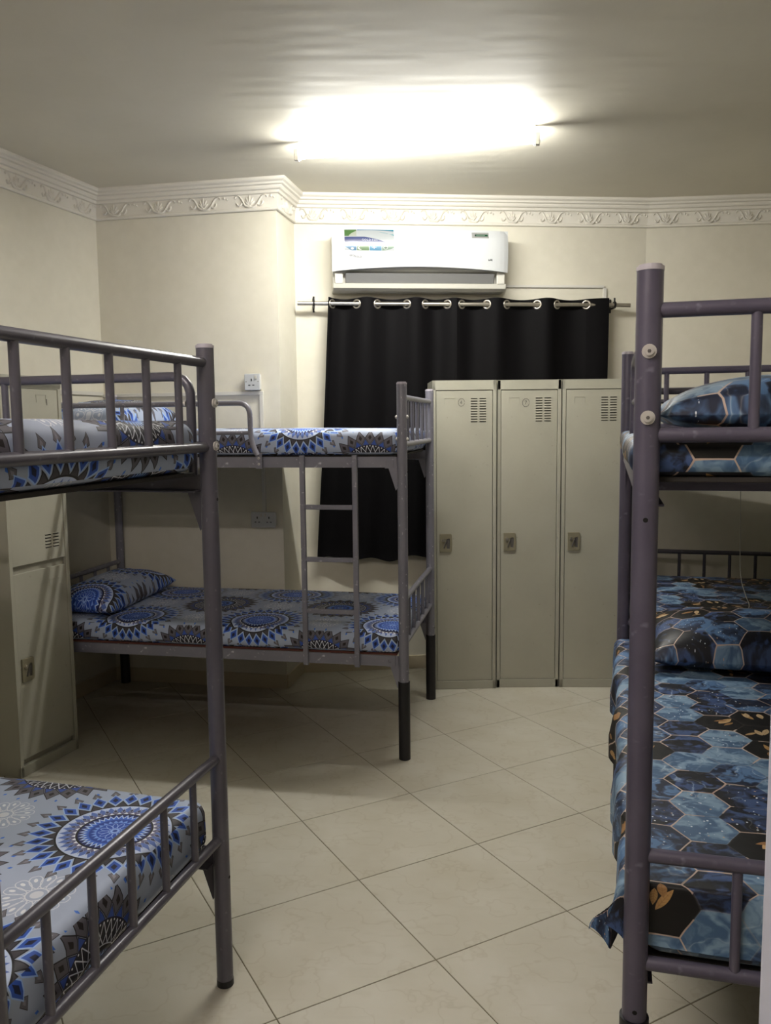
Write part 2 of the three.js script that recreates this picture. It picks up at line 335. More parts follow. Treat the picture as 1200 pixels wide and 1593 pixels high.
{ // floor: grout bed and every tile
  const floor = struct('floor', prism([[-3.5, 1.9], [1.7, 1.9], [3.0, -5.7], [-2.1, -5.7]].reverse(), -0.08, -0.0016), M.grout);
  const S = 0.5, a = -0.50185572, u = 0.66478919 * S, v = -5.98386246 * S, ca = Math.cos(a), sa = Math.sin(a);
  const pt = (i, j) => [u - ca * i * S - sa * j * S, v - sa * i * S + ca * j * S];
  const cut = (poly, p, d) => { const s = q => (q[0] - p[0]) * d[1] - (q[1] - p[1]) * d[0], out = []; poly.forEach((A, i) => { const B = poly[(i + 1) % poly.length], x = s(A), y = s(B); if (x >= 0) out.push(A); if ((x >= 0) !== (y >= 0)) { const t = x / (x - y); out.push([A[0] + (B[0] - A[0]) * t, A[1] + (B[1] - A[1]) * t]); } }); return out; };
  const sub = (p, q) => [q[0] - p[0], q[1] - p[1]];
  const edges = [[P.fl, sub(P.fl, P.l)], [P.r, sub(P.r, P.k)], [P.k, sub(P.k, P.c)], [P.c, sub(P.c, P.fr)], [[0, 1.4], [-1, 0]]].map(([p, d]) => [p, [-d[0], -d[1]]]);
  const tileGeo = (poly, uo) => {            // chamfered slab
    const n = poly.length, cx = poly.reduce((s, p) => s + p[0], 0) / n, cz = poly.reduce((s, p) => s + p[1], 0) / n;
    const inn = poly.map(([x, z]) => { const L = Math.hypot(x - cx, z - cz) || 1, k = Math.max(0, (L - 0.0016) / L); return [cx + (x - cx) * k, cz + (z - cz) * k]; });
    const pos = [], uv = [], tri = (...q) => q.forEach(p => { pos.push(...p); uv.push(p[0] + uo[0], p[2] + uo[1]); });
    for (let i = 0; i < n; i++) { const k = (i + 1) % n, A = inn[i], B = inn[k], C = poly[i], D = poly[k];
      tri([cx, 0, cz], [B[0], 0, B[1]], [A[0], 0, A[1]]);
      tri([A[0], 0, A[1]], [B[0], 0, B[1]], [D[0], -0.0012, D[1]]); tri([A[0], 0, A[1]], [D[0], -0.0012, D[1]], [C[0], -0.0012, C[1]]);
      tri([C[0], -0.0012, C[1]], [D[0], -0.0012, D[1]], [D[0], -0.008, D[1]]); tri([C[0], -0.0012, C[1]], [D[0], -0.008, D[1]], [C[0], -0.008, C[1]]); }
    const g = new THREE.BufferGeometry(); g.setAttribute('position', new THREE.Float32BufferAttribute(pos, 3)); g.setAttribute('uv', new THREE.Float32BufferAttribute(uv, 2)); g.computeVertexNormals(); return g;
  };
  seed = 5; const gap = 0.0032 / S;
  for (let i = -12; i < 14; i++) for (let j = -9; j < 14; j++) {
    let p = [pt(i + gap / 2, j + gap / 2), pt(i + 1 - gap / 2, j + gap / 2), pt(i + 1 - gap / 2, j + 1 - gap / 2), pt(i + gap / 2, j + 1 - gap / 2)];
    for (const [q, d] of edges) if (p.length) p = cut(p, q, d);
    if (p.length < 3) continue;
    let area = 0; p.forEach((A, k) => { const B = p[(k + 1) % p.length]; area += A[0] * B[1] - A[1] * B[0]; });
    if (Math.abs(area) < 0.004) continue; if (area < 0) p.reverse();
    const t = mesh('tile', tileGeo(p, [rnd() * 3, rnd() * 3]), M.tiles[Math.floor(rnd() * 4)], floor); t.position.y = (rnd() - 0.5) * 0.0005;
  }
}
{ // cornice: moulded profile swept along the walls, with raised scroll ornaments
  const prof = [[0, -0.165], [0.014, -0.165], [0.018, -0.160], [0.018, -0.152], [0.010, -0.147], [0.016, -0.078], [0.028, -0.075], [0.030, -0.068], [0.030, -0.060], [0.042, -0.056], [0.047, -0.046], [0.047, -0.038], [0.060, -0.034], [0.062, -0.024], [0.074, -0.018], [0.078, -0.012], [0.078, 0.004], [0, 0.004]];
  const path = [P.fl, P.l, P.f, P.r, P.k, P.c, P.fr];
  const nrm = path.slice(0, -1).map((a, i) => { const o = off(a, path[i + 1], 1); return o; });
  const mit = path.map((p, i) => { const a = nrm[Math.max(0, i - 1)], b = nrm[Math.min(nrm.length - 1, i)], k = 1 + a[0] * b[0] + a[1] * b[1]; return [(a[0] + b[0]) / k, (a[1] + b[1]) / k]; });
  const curl = (pts, r0, r1) => { const c = new THREE.CatmullRomCurve3(pts.map(([x, y]) => V(x, y, 0))), g = new THREE.TubeGeometry(c, 18, 1, 6, false), p = g.attributes.position, q = V(0, 0, 0); for (let i = 0; i < p.count; i++) { const t = Math.floor(i / 7) / 18; c.getPointAt(t, q); const r = r0 + (r1 - r0) * t; p.setXYZ(i, q.x + (p.getX(i) - q.x) * r, q.y + (p.getY(i) - q.y) * r, (p.getZ(i) - q.z) * 0.006); } g.computeVertexNormals(); return g; };
  const ball = (x, y, r) => { const g = new THREE.SphereGeometry(1, 10, 6); g.scale(r, r, 0.007); g.translate(x, y, 0); return g; };
  const leaf = (a, len) => { const g = new THREE.SphereGeometry(1, 10, 6); g.scale(0.0055, len / 2, 0.008); g.translate(0, len / 2, 0); g.rotateZ(a); g.translate(-0.01, -0.018, 0); return g; };
  const scroll = merge([
    curl([[-0.012, -0.022], [0.012, -0.024], [0.034, -0.008], [0.05, 0.012], [0.066, 0.022], [0.082, 0.02], [0.085, 0.012]], 0.0075, 0.004),
    curl([[-0.012, -0.022], [-0.034, -0.016], [-0.05, 0.006], [-0.066, 0.022], [-0.082, 0.022], [-0.088, 0.014]], 0.0075, 0.004),
    curl([[-0.05, -0.004], [-0.058, -0.014], [-0.07, -0.016], [-0.078, -0.006]], 0.005, 0.003),
    curl([[0.03, -0.012], [0.045, -0.018], [0.058, -0.012], [0.062, 0.0]], 0.005, 0.003),
    leaf(0, 0.046), leaf(0.5, 0.04), leaf(-0.5, 0.04), leaf(0.95, 0.032), leaf(-0.95, 0.032), ball(0.105, 0.018, 0.006), ball(0.121, 0.012, 0.0045), ball(-0.01, -0.02, 0.008)]);
  for (let s = 0; s < path.length - 1; s++) {
    const pos = [], A = path[s], B = path[s + 1];
    const at = (p, m, [d, y]) => [p[0] + m[0] * d, CEIL + y, p[1] + m[1] * d];
    for (let k = 0; k < prof.length - 1; k++) { const a = at(A, mit[s], prof[k]), b = at(B, mit[s + 1], prof[k]), c = at(B, mit[s + 1], prof[k + 1]), d = at(A, mit[s], prof[k + 1]); pos.push(...a, ...b, ...c, ...a, ...c, ...d); }
    const g = new THREE.BufferGeometry(); g.setAttribute('position', new THREE.Float32BufferAttribute(pos, 3)); g.computeVertexNormals();
    const tr = struct('trim_' + (s + 1), merge([g]), M.trim);
    if (s === 5) continue;
    const L = Math.hypot(B[0] - A[0], B[1] - A[1]), n = Math.round(L / 0.252); if (n < 1) continue;
    const dx = (B[0] - A[0]) / L, dz = (B[1] - A[1]) / L, ry = Math.atan2(-dz, dx);
    for (let k = 0; k < n; k++) {
      const t = (k + 0.5) / n * L; if (s === 0 && t < L - 1.9) continue;
      const o = mesh('scroll_ornament', scroll, M.trim, tr); o.position.set(A[0] + dx * t + nrm[s][0] * 0.0135, CEIL - 0.112, A[1] + dz * t + nrm[s][1] * 0.0135); o.rotation.y = ry;
      o.scale.set(L / n / 0.252, 1.35, 1.35);
    }
  }
  // skirting
  const skirt = [['baseboard_left', P.fl, P.l], ['baseboard_back_left', P.l, P.f], ['baseboard_return', P.f, P.r], ['baseboard_back', P.r, P.k], ['baseboard_back_right', P.k, P.c], ['baseboard_right', P.c, P.fr]];
  for (const [n, a, b] of skirt) { const o = off(a, b, 0.011); struct(n, prism([a, [a[0] + o[0], a[1] + o[1]], [b[0] + o[0], b[1] + o[1]], b].reverse(), 0.0008, 0.085), M.skirt); }
}
{ // open door leaf at the right edge of the picture
  const e = V(0.249, 0, -0.5), h = V(0.492, 0, 0.262), L = e.distanceTo(h), ry = Math.atan2(-(h.z - e.z), h.x - e.x);
  const d = new THREE.Group(); d.name = 'door_1'; d.userData.kind = 'structure'; d.position.copy(e); d.rotation.y = ry; scene.add(d);
  mesh('door_leaf', box(L, 2.06, 0.036, L / 2, 1.04, 0, 0.004), M.door, d);
  mesh('latch_plate', box(0.003, 0.16, 0.022, 0, 1.02, 0, 0.001), M.steel, d);
  const hd = mesh('door_handle', [bar([0.06, 1.05, -0.02], [0.06, 1.05, -0.06], 0.009), bar([0.06, 1.05, -0.055], [0.17, 1.05, -0.055], 0.009), box(0.04, 0.2, 0.006, 0.06, 1.03, -0.02)], M.steel, d);
  hd.position.z = 0.0;
}

// ------------------------------------------------------------------ lamps
LAMPS.forEach((lamp, k) => {
  const ry = Math.atan2(-lamp.dir[2], lamp.dir[0]);
  const t = thing('tube_lamp', k ? 'white fluorescent tube on the ceiling above the doorway, outside the picture' : 'glowing white fluorescent tube with pale end holders on the ceiling above the air conditioner', 'lamp', lamp.mid, ry);
  mesh('tube', bar([-0.56, 0, 0], [0.56, 0, 0], 0.013, 20), new THREE.MeshStandardMaterial({ color: 0xffffff, emissive: lamp.color, emissiveIntensity: 6, roughness: 0.4 }), t);
  mesh('batten', box(1.14, 0.022, 0.03, 0, CEIL - lamp.mid[1] - 0.0105, 0, 0.003), M.white, t);
  for (const s of [-1, 1]) {
    const hld = mesh('end_holder', [box(0.022, 0.056, 0.03, s * 0.578, 0.006, 0, 0.004), box(0.012, 0.03, 0.022, s * 0.566, -0.004, 0, 0.003)], M.plastic, t);
    mesh('holder_slot', box(0.002, 0.012, 0.012, s * 0.5895, -0.004, 0, 0.0005), M.capDark, hld);
  }
});

// ------------------------------------------------------------------ wall B frame: s along the wall, y up, d out from the wall
const wb = { dir: [P.k[0] - P.r[0], P.k[1] - P.r[1]] }; { const L = Math.hypot(...wb.dir); wb.dir = wb.dir.map(v => v / L); wb.n = [-wb.dir[1], wb.dir[0]]; wb.ry = Math.atan2(-wb.dir[1], wb.dir[0]); }
const onB = (s, y, d) => [P.r[0] + wb.dir[0] * s + wb.n[0] * d, y, P.r[1] + wb.dir[1] * s + wb.n[1] * d];

{ // air conditioner
  const wA = 1.055, t = thing('air_conditioner', 'white split air conditioner with a colourful feature sticker on the back wall', 'air conditioner', onB(0.747, 2.36, 0), wb.ry);
  const side = (pts, w, x0) => { const s = new THREE.Shape(); pts.forEach(([z, y], i) => s[i ? 'lineTo' : 'moveTo'](z, y)); const g = new THREE.ExtrudeGeometry(s, { depth: w, bevelEnabled: true, bevelSize: 0.006, bevelThickness: 0.006, bevelSegments: 2 }); g.rotateY(-Math.PI / 2); g.translate(x0 + w, 0, 0); return g; };
  const body = side([[0.004, 0.008], [0.125, 0.008], [0.146, 0.018], [0.152, 0.036], [0.122, 0.042], [0.122, 0.10], [0.166, 0.12], [0.166, 0.33], [0.004, 0.33]], wA - 0.02, -wA / 2 + 0.01);
  mesh('housing', body, M.offwhite, t);
  { // front panel: gently bowed plate whose lower edge arches
    const nx = 40, ny = 16, pos = [], idx = [], uv = [];
    const f = (u, v, back) => { const x = (u - 0.5) * wA, arch = 0.104 + 0.026 * Math.cos((u - 0.5) * Math.PI * 1.02), y = arch + (0.345 - arch) * v, z = 0.196 + 0.022 * Math.sin(v * Math.PI * 0.55 + 0.5) - 0.035 * Math.pow(Math.abs(2 * u - 1), 10) - 0.02 * Math.pow(v, 6); return [x, y, back ? 0.172 : z]; };
    for (const b of [0, 1]) for (let j = 0; j <= ny; j++) for (let i = 0; i <= nx; i++) { pos.push(...f(i / nx, j / ny, b)); uv.push(i / nx, j / ny); }
    const o = (nx + 1) * (ny + 1), id = (i, j, b) => b * o + j * (nx + 1) + i, q = (a, b, c, d) => idx.push(a, b, c, a, c, d);
    for (let j = 0; j < ny; j++) for (let i = 0; i < nx; i++) { q(id(i, j, 0), id(i + 1, j, 0), id(i + 1, j + 1, 0), id(i, j + 1, 0)); q(id(i, j, 1), id(i, j + 1, 1), id(i + 1, j + 1, 1), id(i + 1, j, 1)); }
    for (let i = 0; i < nx; i++) { q(id(i, 0, 1), id(i + 1, 0, 1), id(i + 1, 0, 0), id(i, 0, 0)); q(id(i, ny, 0), id(i + 1, ny, 0), id(i + 1, ny, 1), id(i, ny, 1)); }
    for (let j = 0; j < ny; j++) { q(id(0, j, 1), id(0, j, 0), id(0, j + 1, 0), id(0, j + 1, 1)); q(id(nx, j, 0), id(nx, j, 1), id(nx, j + 1, 1), id(nx, j + 1, 0)); }
    let g = new THREE.BufferGeometry(); g.setAttribute('position', new THREE.Float32BufferAttribute(pos, 3)); g.setAttribute('uv', new THREE.Float32BufferAttribute(uv, 2)); g.setIndex(idx); g = g.toNonIndexed();
    g.computeVertexNormals();
    const front = mesh('front_panel', g, M.white, t);
    // stickers follow the bow of the panel
    const decal = (name, u0, u1, v0, v1, tex, trans, label) => {
      const P2 = [], U = [], I = [], a = 10, b = 8;
      for (let j = 0; j <= b; j++) for (let i = 0; i <= a; i++) { const u = u0 + (u1 - u0) * i / a, y = v0 + (v1 - v0) * j / b, arch = 0.104 + 0.026 * Math.cos((u - 0.5) * Math.PI * 1.02), v = (y - arch) / (0.345 - arch), p = f(u, v, 0); P2.push(p[0], p[1], p[2] + 0.0008); U.push(i / a, j / b); }
      for (let j = 0; j < b; j++) for (let i = 0; i < a; i++) { const k = j * (a + 1) + i; I.push(k, k + 1, k + a + 2, k, k + a + 2, k + a + 1); }
      const d = new THREE.BufferGeometry(); d.setAttribute('position', new THREE.Float32BufferAttribute(P2, 3)); d.setAttribute('uv', new THREE.Float32BufferAttribute(U, 2)); d.setIndex(I); d.computeVertexNormals();
      return mesh(name, d, std({ map: tex, color: 0x8f8f8f, roughness: 0.2, transparent: trans, alphaTest: trans ? 0.02 : 0 }), front, label);
    };
    decal('feature_sticker', 0.07, 0.345, 0.218, 0.341, canvasTex(580, 300, (c, w, h) => {
      c.fillStyle = '#eef6fa'; c.fillRect(0, 0, w, h);
      const gr = c.createLinearGradient(0, 0, w, 0); gr.addColorStop(0, '#3a80b8'); gr.addColorStop(1, '#2f9dc0');
      c.fillStyle = '#6da05a'; c.fillRect(0, 0, 140, 96); c.fillStyle = '#dfe8d4'; c.beginPath(); c.moveTo(140, 20); c.quadraticCurveTo(60, 60, 50, 96); c.lineTo(140, 96); c.fill();
      c.fillStyle = gr; c.beginPath(); c.moveTo(150, 0); c.lineTo(w, 0); c.lineTo(w, 26); c.quadraticCurveTo(360, 0, 150, 12); c.fill();
      c.fillStyle = '#59c0d2'; c.beginPath(); c.moveTo(w, 90); c.quadraticCurveTo(480, 40, 400, 36); c.quadraticCurveTo(500, 60, w, 76); c.fill();
      c.fillStyle = '#3b4f9c'; c.beginPath(); c.moveTo(0, 108); c.lineTo(230, 108); c.quadraticCurveTo(380, 130, 500, 190); c.lineTo(0, 190); c.fill();
      c.fillStyle = '#c9d3ee'; c.font = 'bold 40px sans-serif'; c.fillText('GOLD FIN', 200, 164);
      const q = ['#3b8fc4', '#6d9e58', '#3fa6d6', '#8fb79a']; q.forEach((k, i) => { c.fillStyle = k; c.fillRect(i * 146, 204, 138, 96); });
      c.fillStyle = '#eef6fa'; c.beginPath(); c.moveTo(0, 240); c.lineTo(80, 300); c.lineTo(0, 300); c.fill(); c.beginPath(); c.moveTo(580, 258); c.quadraticCurveTo(520, 292, 440, 300); c.lineTo(580, 300); c.fill();
      c.fillStyle = '#fff'; c.beginPath(); c.arc(180, 266, 26, 0, 7); c.fill(); c.fillStyle = '#6d9e58'; c.beginPath(); c.arc(194, 256, 24, 0, 7); c.fill();
      c.fillStyle = '#fff'; c.fillRect(318, 250, 54, 10); c.fillRect(340, 234, 10, 42); c.beginPath(); c.arc(90, 272, 18, 0, 7); c.fill();
      c.strokeStyle = '#fff'; c.lineWidth = 7; c.beginPath(); c.arc(480, 256, 24, 0, 7); c.stroke(); c.fillStyle = '#333'; c.font = 'bold 30px sans-serif'; c.fillText('W', 466, 268);
      c.fillStyle = '#fff'; c.font = '15px sans-serif'; c.fillText('AUTO SWING', 20, 224); c.fillText('SLEEP', 210, 224); c.fillText('HEALTHY', 350, 224); c.fillText('WARRANTY', 480, 224);
    }, false), false);
    decal('silver_lettering', 0.095, 0.195, 0.173, 0.199, canvasTex(420, 120, (c) => { c.font = 'bold 64px sans-serif'; c.fillStyle = '#a9a9ac'; c.fillText('BIO', 6, 62); c.fillText('G', 112, 84); c.fillText('OLD', 164, 100); }, false), true);
    decal('brand_lettering', 0.873, 0.925, 0.158, 0.182, canvasTex(240, 110, (c) => { c.font = 'bold 74px sans-serif'; c.fillStyle = '#4c4e52'; c.fillText('u4t', 26, 76); }, false), true);
    decal('energy_label', 0.785, 0.882, 0.296, 0.330, canvasTex(330, 130, (c, w, h) => { c.fillStyle = '#eef0ee'; c.fillRect(0, 0, w, h); c.fillStyle = '#2f7a50'; c.fillRect(60, 44, 250, 46); c.fillStyle = '#cfe6d6'; c.fillRect(84, 60, 170, 12); c.fillStyle = '#1c4d33'; c.fillRect(60, 44, 16, 46); c.fillStyle = '#8d9492'; c.font = '22px sans-serif'; c.fillText('A', 78, 32); c.fillText('5 4', 70, 118); c.fillText('1', 290, 118); }, false), false);
  }
  const g2 = side([[0.138, 0.050], [0.146, 0.050], [0.168, 0.092], [0.160, 0.094]], wA - 0.17, -wA / 2 + 0.085);
  mesh('louver', g2, M.louver, t);
  for (const e of [-1, 1]) mesh('end_cheek', box(0.05, 0.075, 0.05, e * (wA / 2 - 0.040), 0.075, 0.138, 0.006), M.offwhite, t);
}

{ // cable ducts and sockets
  const duct = (name, label, a, b, n, w = 0.022) => {
    const A = V(...a), B = V(...b), L = A.distanceTo(B), d = B.clone().sub(A).normalize(), N = V(n[0], 0, n[1]), q = new THREE.Matrix4().makeBasis(d, N.clone().cross(d), N);
    return { A, L, q };
  };
  const run = (t, a, b, n, w = 0.022, dep = 0.013) => { const { A, L, q } = duct('', '', a, b, n, w); const g = box(L, w, dep, L / 2, 0, dep / 2, 0.002); g.applyMatrix4(q); g.translate(A.x, A.y, A.z); const m = mesh('duct', g, M.plastic, t); return m; };
  const pd = [(P.f[0] - P.l[0]), (P.f[1] - P.l[1])], pL = Math.hypot(...pd), pu = pd.map(v => v / pL), pn = [-pu[1], pu[0]];
  const onP = (s, y, d = 0) => [P.f[0] - pu[0] * s + pn[0] * d, y, P.f[1] - pu[1] * s + pn[1] * d];
  const t1 = thing('cable_duct', 'white cable duct running along the back left wall below the upper socket', 'cable duct');
  run(t1, onP(pL, 1.755), onP(0.10, 1.755), pn); run(t1, onP(0.112, 1.744), onP(0.112, 1.065), pn);
  const t2 = thing('cable_duct', 'white cable duct from the air conditioner down beside the black curtain', 'cable duct');
  run(t2, onB(1.26, 2.412, 0), onB(1.935, 2.412, 0), wb.n, 0.016); run(t2, onB(1.94, 2.404, 0), onB(1.94, 0.09, 0), wb.n, 0.022);
  const lu = [-0.33 / 1.053, 1 / 1.053], ln = [lu[1], -lu[0]];
  const t3 = thing('cable_duct', 'white cable duct on the left wall behind the two-door locker', 'cable duct');
  run(t3, [P.l[0] + lu[0] * 0.02, 1.765, P.l[1] + lu[1] * 0.02].map((v, i) => v + (i === 0 ? ln[0] * 0 : 0)), [P.l[0] + lu[0] * 1.5, 1.765, P.l[1] + lu[1] * 1.5], ln);
  const rebase = (t, p) => { for (const c of t.children) c.geometry.translate(-p[0], -p[1], -p[2]); t.position.set(...p); };
  rebase(t1, onP(0.112, 1.065)); rebase(t2, onB(1.94, 0.09, 0)); rebase(t3, [P.l[0], 1.765, P.l[1]]);
  const ry = Math.atan2(-pu[1], pu[0]);
  const s1 = thing('wall_socket', 'white single socket outlet with rocker switch above the upper bunk', 'socket', onP(0.155, 1.817, 0.0), ry, null);
  mesh('back_box', box(0.088, 0.088, 0.03, 0, 0, 0.015, 0.004), M.plastic, s1); mesh('face_plate', box(0.094, 0.094, 0.01, 0, 0, 0.034, 0.004), M.white, s1);
  mesh('switch', box(0.014, 0.02, 0.008, 0.022, 0.026, 0.040, 0.002), M.offwhite, s1);
for (const q of [[0.006, 0.014, -0.004, 0.012], [0.012, 0.005, -0.017, -0.018], [0.012, 0.005, 0.007, -0.018]]) mesh('pin_hole', box(q[0], q[1], 0.002, q[2], q[3], 0.0392, 0), M.black, s1);
  for (const x of [-0.036, 0.036]) mesh('screw', bar([x, 0.002, 0.0385], [x, 0.002, 0.0402], 0.003, 8), M.boltDark, s1);
  const s2 = thing('wall_socket', 'white double socket outlet low on the wall behind the far bunk bed', 'socket', onP(0.11, 1.02, 0.0), ry, null);
  mesh('back_box', box(0.142, 0.084, 0.03, 0, 0, 0.015, 0.004), M.plastic, s2); mesh('face_plate', box(0.15, 0.092, 0.01, 0, 0, 0.034, 0.004), M.white, s2);
  for (const o of [-0.036, 0.036]) {
    mesh('switch', box(0.012, 0.018, 0.008, o * 0.35, 0.026, 0.040, 0.002), M.offwhite, s2);
for (const q of [[0.006, 0.013, 0, 0.012], [0.010, 0.005, -0.011, -0.014], [0.010, 0.005, 0.011, -0.014]]) mesh('pin_hole', box(q[0], q[1], 0.002, o + q[2], q[3], 0.0392, 0), M.black, s2);
  }
}

// ------------------------------------------------------------------ curtain and rod
{
  const dR = 0.085, yR = 2.292;
  const rod = thing('curtain_rod', 'brushed steel curtain rod on two black brackets across the back wall', 'curtain rod', onB(0, 0, 0), wb.ry);
  mesh('rod', [bar([0.012, yR, dR], [2.075, yR - 0.004, dR], 0.0125, 20)], M.steel, rod);
  for (const s of [0.11, 1.975]) mesh('bracket', [box(0.012, 0.085, 0.012, s, yR, 0.006), bar([s, yR - 0.018, 0.01], [s, yR - 0.018, dR + 0.01], 0.007, 10), bar([s - 0.006, yR, dR], [s + 0.006, yR, dR], 0.019, 16), bar([s, yR + 0.005, dR], [s, yR + 0.04, dR], 0.006, 8)], M.black, rod);
  // panel as a thick wavy sheet: behind the rod where it shows, in front of it between
  const show = [[0.212, 0.375], [0.510, 0.672], [0.775, 0.888]], show2 = [[0.98, 1.115], [1.235, 1.425], [1.545, 1.735]];
  const px2s = x => 0.02 + (x - 465) / 520 * 2.055;
  const segs1 = [[516, 553], [585, 630], [659, 693]].map(q => q.map(px2s)), segs2 = [[716, 755], [787, 835], [867, 914]].map(q => q.map(px2s));
  function panel(segs, s0, s1, label, flare, parentLabel) {
    const marks = []; marks.push([s0, 0.8]); segs.forEach(([a, b], i) => { marks.push([a, 0], [(a + b) / 2, -1], [b, 0]); const nx = segs[i + 1]; if (nx) marks.push([(b + nx[0]) / 2, 1]); }); marks.push([s1, 0.9]);
    const wave = s => { for (let i = 0; i < marks.length - 1; i++) { const [a, u] = marks[i], [b, v] = marks[i + 1]; if (s <= b) { const t = (s - a) / (b - a), k = Math.abs(u) < 0.01 || Math.abs(v) < 0.01; const e = k ? (Math.abs(u) < 0.01 ? Math.sin(t * Math.PI / 2) : 1 - Math.cos(t * Math.PI / 2)) : (1 - Math.cos(t * Math.PI)) / 2; return u + (v - u) * e; } } return marks[marks.length - 1][1]; };
    const nx = 150, ny = 40, yT = 2.325, yB = 0.735, top = [], th = 0.002;
    const f = (i, j) => {
      const u = i / nx, v = j / ny, s = s0 + (s1 - s0) * u, w = wave(s), fade = 1 - 0.45 * Math.min(1, v * 1.6);
      const amp = (w > 0 ? 0.026 : 0.03) * fade, x = s + flare * v * (1 - u) + 0.006 * Math.sin(v * 5 + u * 9) * v;
      const bot = 0.012 * Math.sin(u * 21) + 0.008 * Math.sin(u * 8 + 1);
      return [x, yT + 0.004 * w + (yB + bot - yT) * v, dR - 0.001 + amp * w + 0.007 * Math.sin(u * 34 + v * 2.5) * v * (1 - 0.3 * v) + 0.004 * v];
    };
    const pos = [], uv = [], idx = [];
    for (let j = 0; j <= ny; j++) for (let i = 0; i <= nx; i++) { pos.push(...f(i, j)); uv.push(i / nx * (s1 - s0) * 1.3, j / ny * 1.6); }
    for (let j = 0; j < ny; j++) for (let i = 0; i < nx; i++) { const k = j * (nx + 1) + i; idx.push(k, k + nx + 1, k + 1, k + 1, k + nx + 1, k + nx + 2); }
    const g = shell(pos, uv, idx, nx + 1, ny + 1, th);
    const t = thing('curtain', label, 'curtain', onB(0, 0, 0), wb.ry);
    mesh('fabric', g, M.curtain, t);
    segs.flat().forEach((s, k) => {
      const e = 0.008, tan = Math.atan2((wave(s + e) - wave(s - e)) * 0.028, 2 * e), ring = new THREE.TorusGeometry(0.0235, 0.0055, 10, 28); ring.scale(1, 1, 0.7);
      const o = mesh('eyelet', ring, M.steel, t); o.position.set(s, yR - 0.002, dR); o.rotation.y = Math.max(-1.0, Math.min(1.0, -tan)) + (k % 2 ? 0 : 0);
    });
    return t;
  }
  panel(segs1, px2s(510), px2s(707), 'left black eyelet curtain panel hanging behind the far bunk ladder', -0.09);
  panel(segs2, px2s(703), px2s(949), 'right black eyelet curtain panel hanging behind the three tall lockers', 0.0);
}
function shell(pos, uv, idx, nu, nv, th) {   // closes a grid sheet into a thin solid
  const a = new THREE.BufferGeometry(); a.setAttribute('position', new THREE.Float32BufferAttribute(pos, 3)); a.setIndex(idx); a.computeVertexNormals();
  const n = a.attributes.normal, N = pos.length / 3, P2 = pos.slice(), U = uv.concat(uv), I = idx.slice();
  for (let i = 0; i < N; i++) P2.push(pos[3 * i] - n.getX(i) * th, pos[3 * i + 1] - n.getY(i) * th, pos[3 * i + 2] - n.getZ(i) * th);
  for (let i = 0; i < idx.length; i += 3) I.push(idx[i] + N, idx[i + 2] + N, idx[i + 1] + N);
  const rim = [];
  for (let i = 0; i < nu - 1; i++) { rim.push([i + 1, i], [(nv - 1) * nu + i, (nv - 1) * nu + i + 1]); }
  for (let j = 0; j < nv - 1; j++) { rim.push([j * nu, (j + 1) * nu], [(j + 1) * nu + nu - 1, j * nu + nu - 1]); }
  for (const [p, q] of rim) I.push(p, q, q + N, p, q + N, p + N);
  const g = new THREE.BufferGeometry(); g.setAttribute('position', new THREE.Float32BufferAttribute(P2, 3)); g.setAttribute('uv', new THREE.Float32BufferAttribute(U, 2)); g.setIndex(I); g.computeVertexNormals(); return g;
}

// ------------------------------------------------------------------ lockers
const markTex = (s, circ) => canvasTex(128, 128, (c) => { c.strokeStyle = c.fillStyle = '#4b4a48'; c.lineWidth = 4; if (circ) { c.beginPath(); c.ellipse(64, 64, 40, 44, 0.2, 0, 6.1); c.stroke(); } c.font = (circ ? '52px' : '90px') + ' sans-serif'; c.textAlign = 'center'; c.fillText(s, 62, circ ? 82 : 96); }, false);
function latch(door, x, y, z) {
  const s = new THREE.Shape(); const w = 0.034, h = 0.052; s.moveTo(-w, -h); s.lineTo(w * 0.7, -h); s.quadraticCurveTo(w, -h, w, -h * 0.8); s.lineTo(w * 1.06, 0); s.lineTo(w, h * 0.8); s.quadraticCurveTo(w, h, w * 0.7, h); s.lineTo(-w, h); s.lineTo(-w, -h);
  const cup = new THREE.Path(); cup.moveTo(0.004, -0.034); cup.lineTo(0.024, -0.036); cup.lineTo(0.026, 0.02); cup.quadraticCurveTo(0.02, 0.036, 0.0, 0.018); cup.lineTo(0.004, -0.034); s.holes.push(cup);
  const g = new THREE.ExtrudeGeometry(s, { depth: 0.004, bevelEnabled: true, bevelSize: 0.0015, bevelThickness: 0.0015, bevelSegments: 2 }); 
  const l = mesh('latch', g, M.latch, door, 'recessed metal latch plate'); l.position.set(x, y, z + 0.002);
  mesh('finger_recess', box(0.032, 0.078, 0.003, 0.013, -0.004, 0.0008, 0.001), M.boltDark, l);
  mesh('lock_barrel', [bar([-0.016, 0.016, 0.002], [-0.016, 0.016, 0.011], 0.009, 16), bar([-0.016, 0.016, 0.01], [-0.016, 0.016, 0.0135], 0.0055, 12)], M.steel, l);
  mesh('latch_lever', box(0.007, 0.05, 0.008, -0.0005, -0.008, 0.006, 0.002).rotateZ(-0.35), M.boltDark, l);
}
function vents(door, x, y, z, rows = 10) {
  const gs = []; for (let i = 0; i < rows; i++) for (const c of [0, 0.05]) { gs.push(box(0.037, 0.0042, 0.001, x + c + 0.0185, y - i * 0.0146, z + 0.0006, 0)); }
  const hood = []; for (let i = 0; i < rows; i++) for (const c of [0, 0.05]) hood.push(box(0.039, 0.003, 0.004, x + c + 0.0185, y - i * 0.0146 + 0.0036, z + 0.001, 0.001));
  const m = mesh('vent_slots', gs, M.hole, door); m.userData.kind = 'stuff'; const k = mesh('vent_hoods', hood, M.locker, door); k.userData.kind = 'stuff';
}
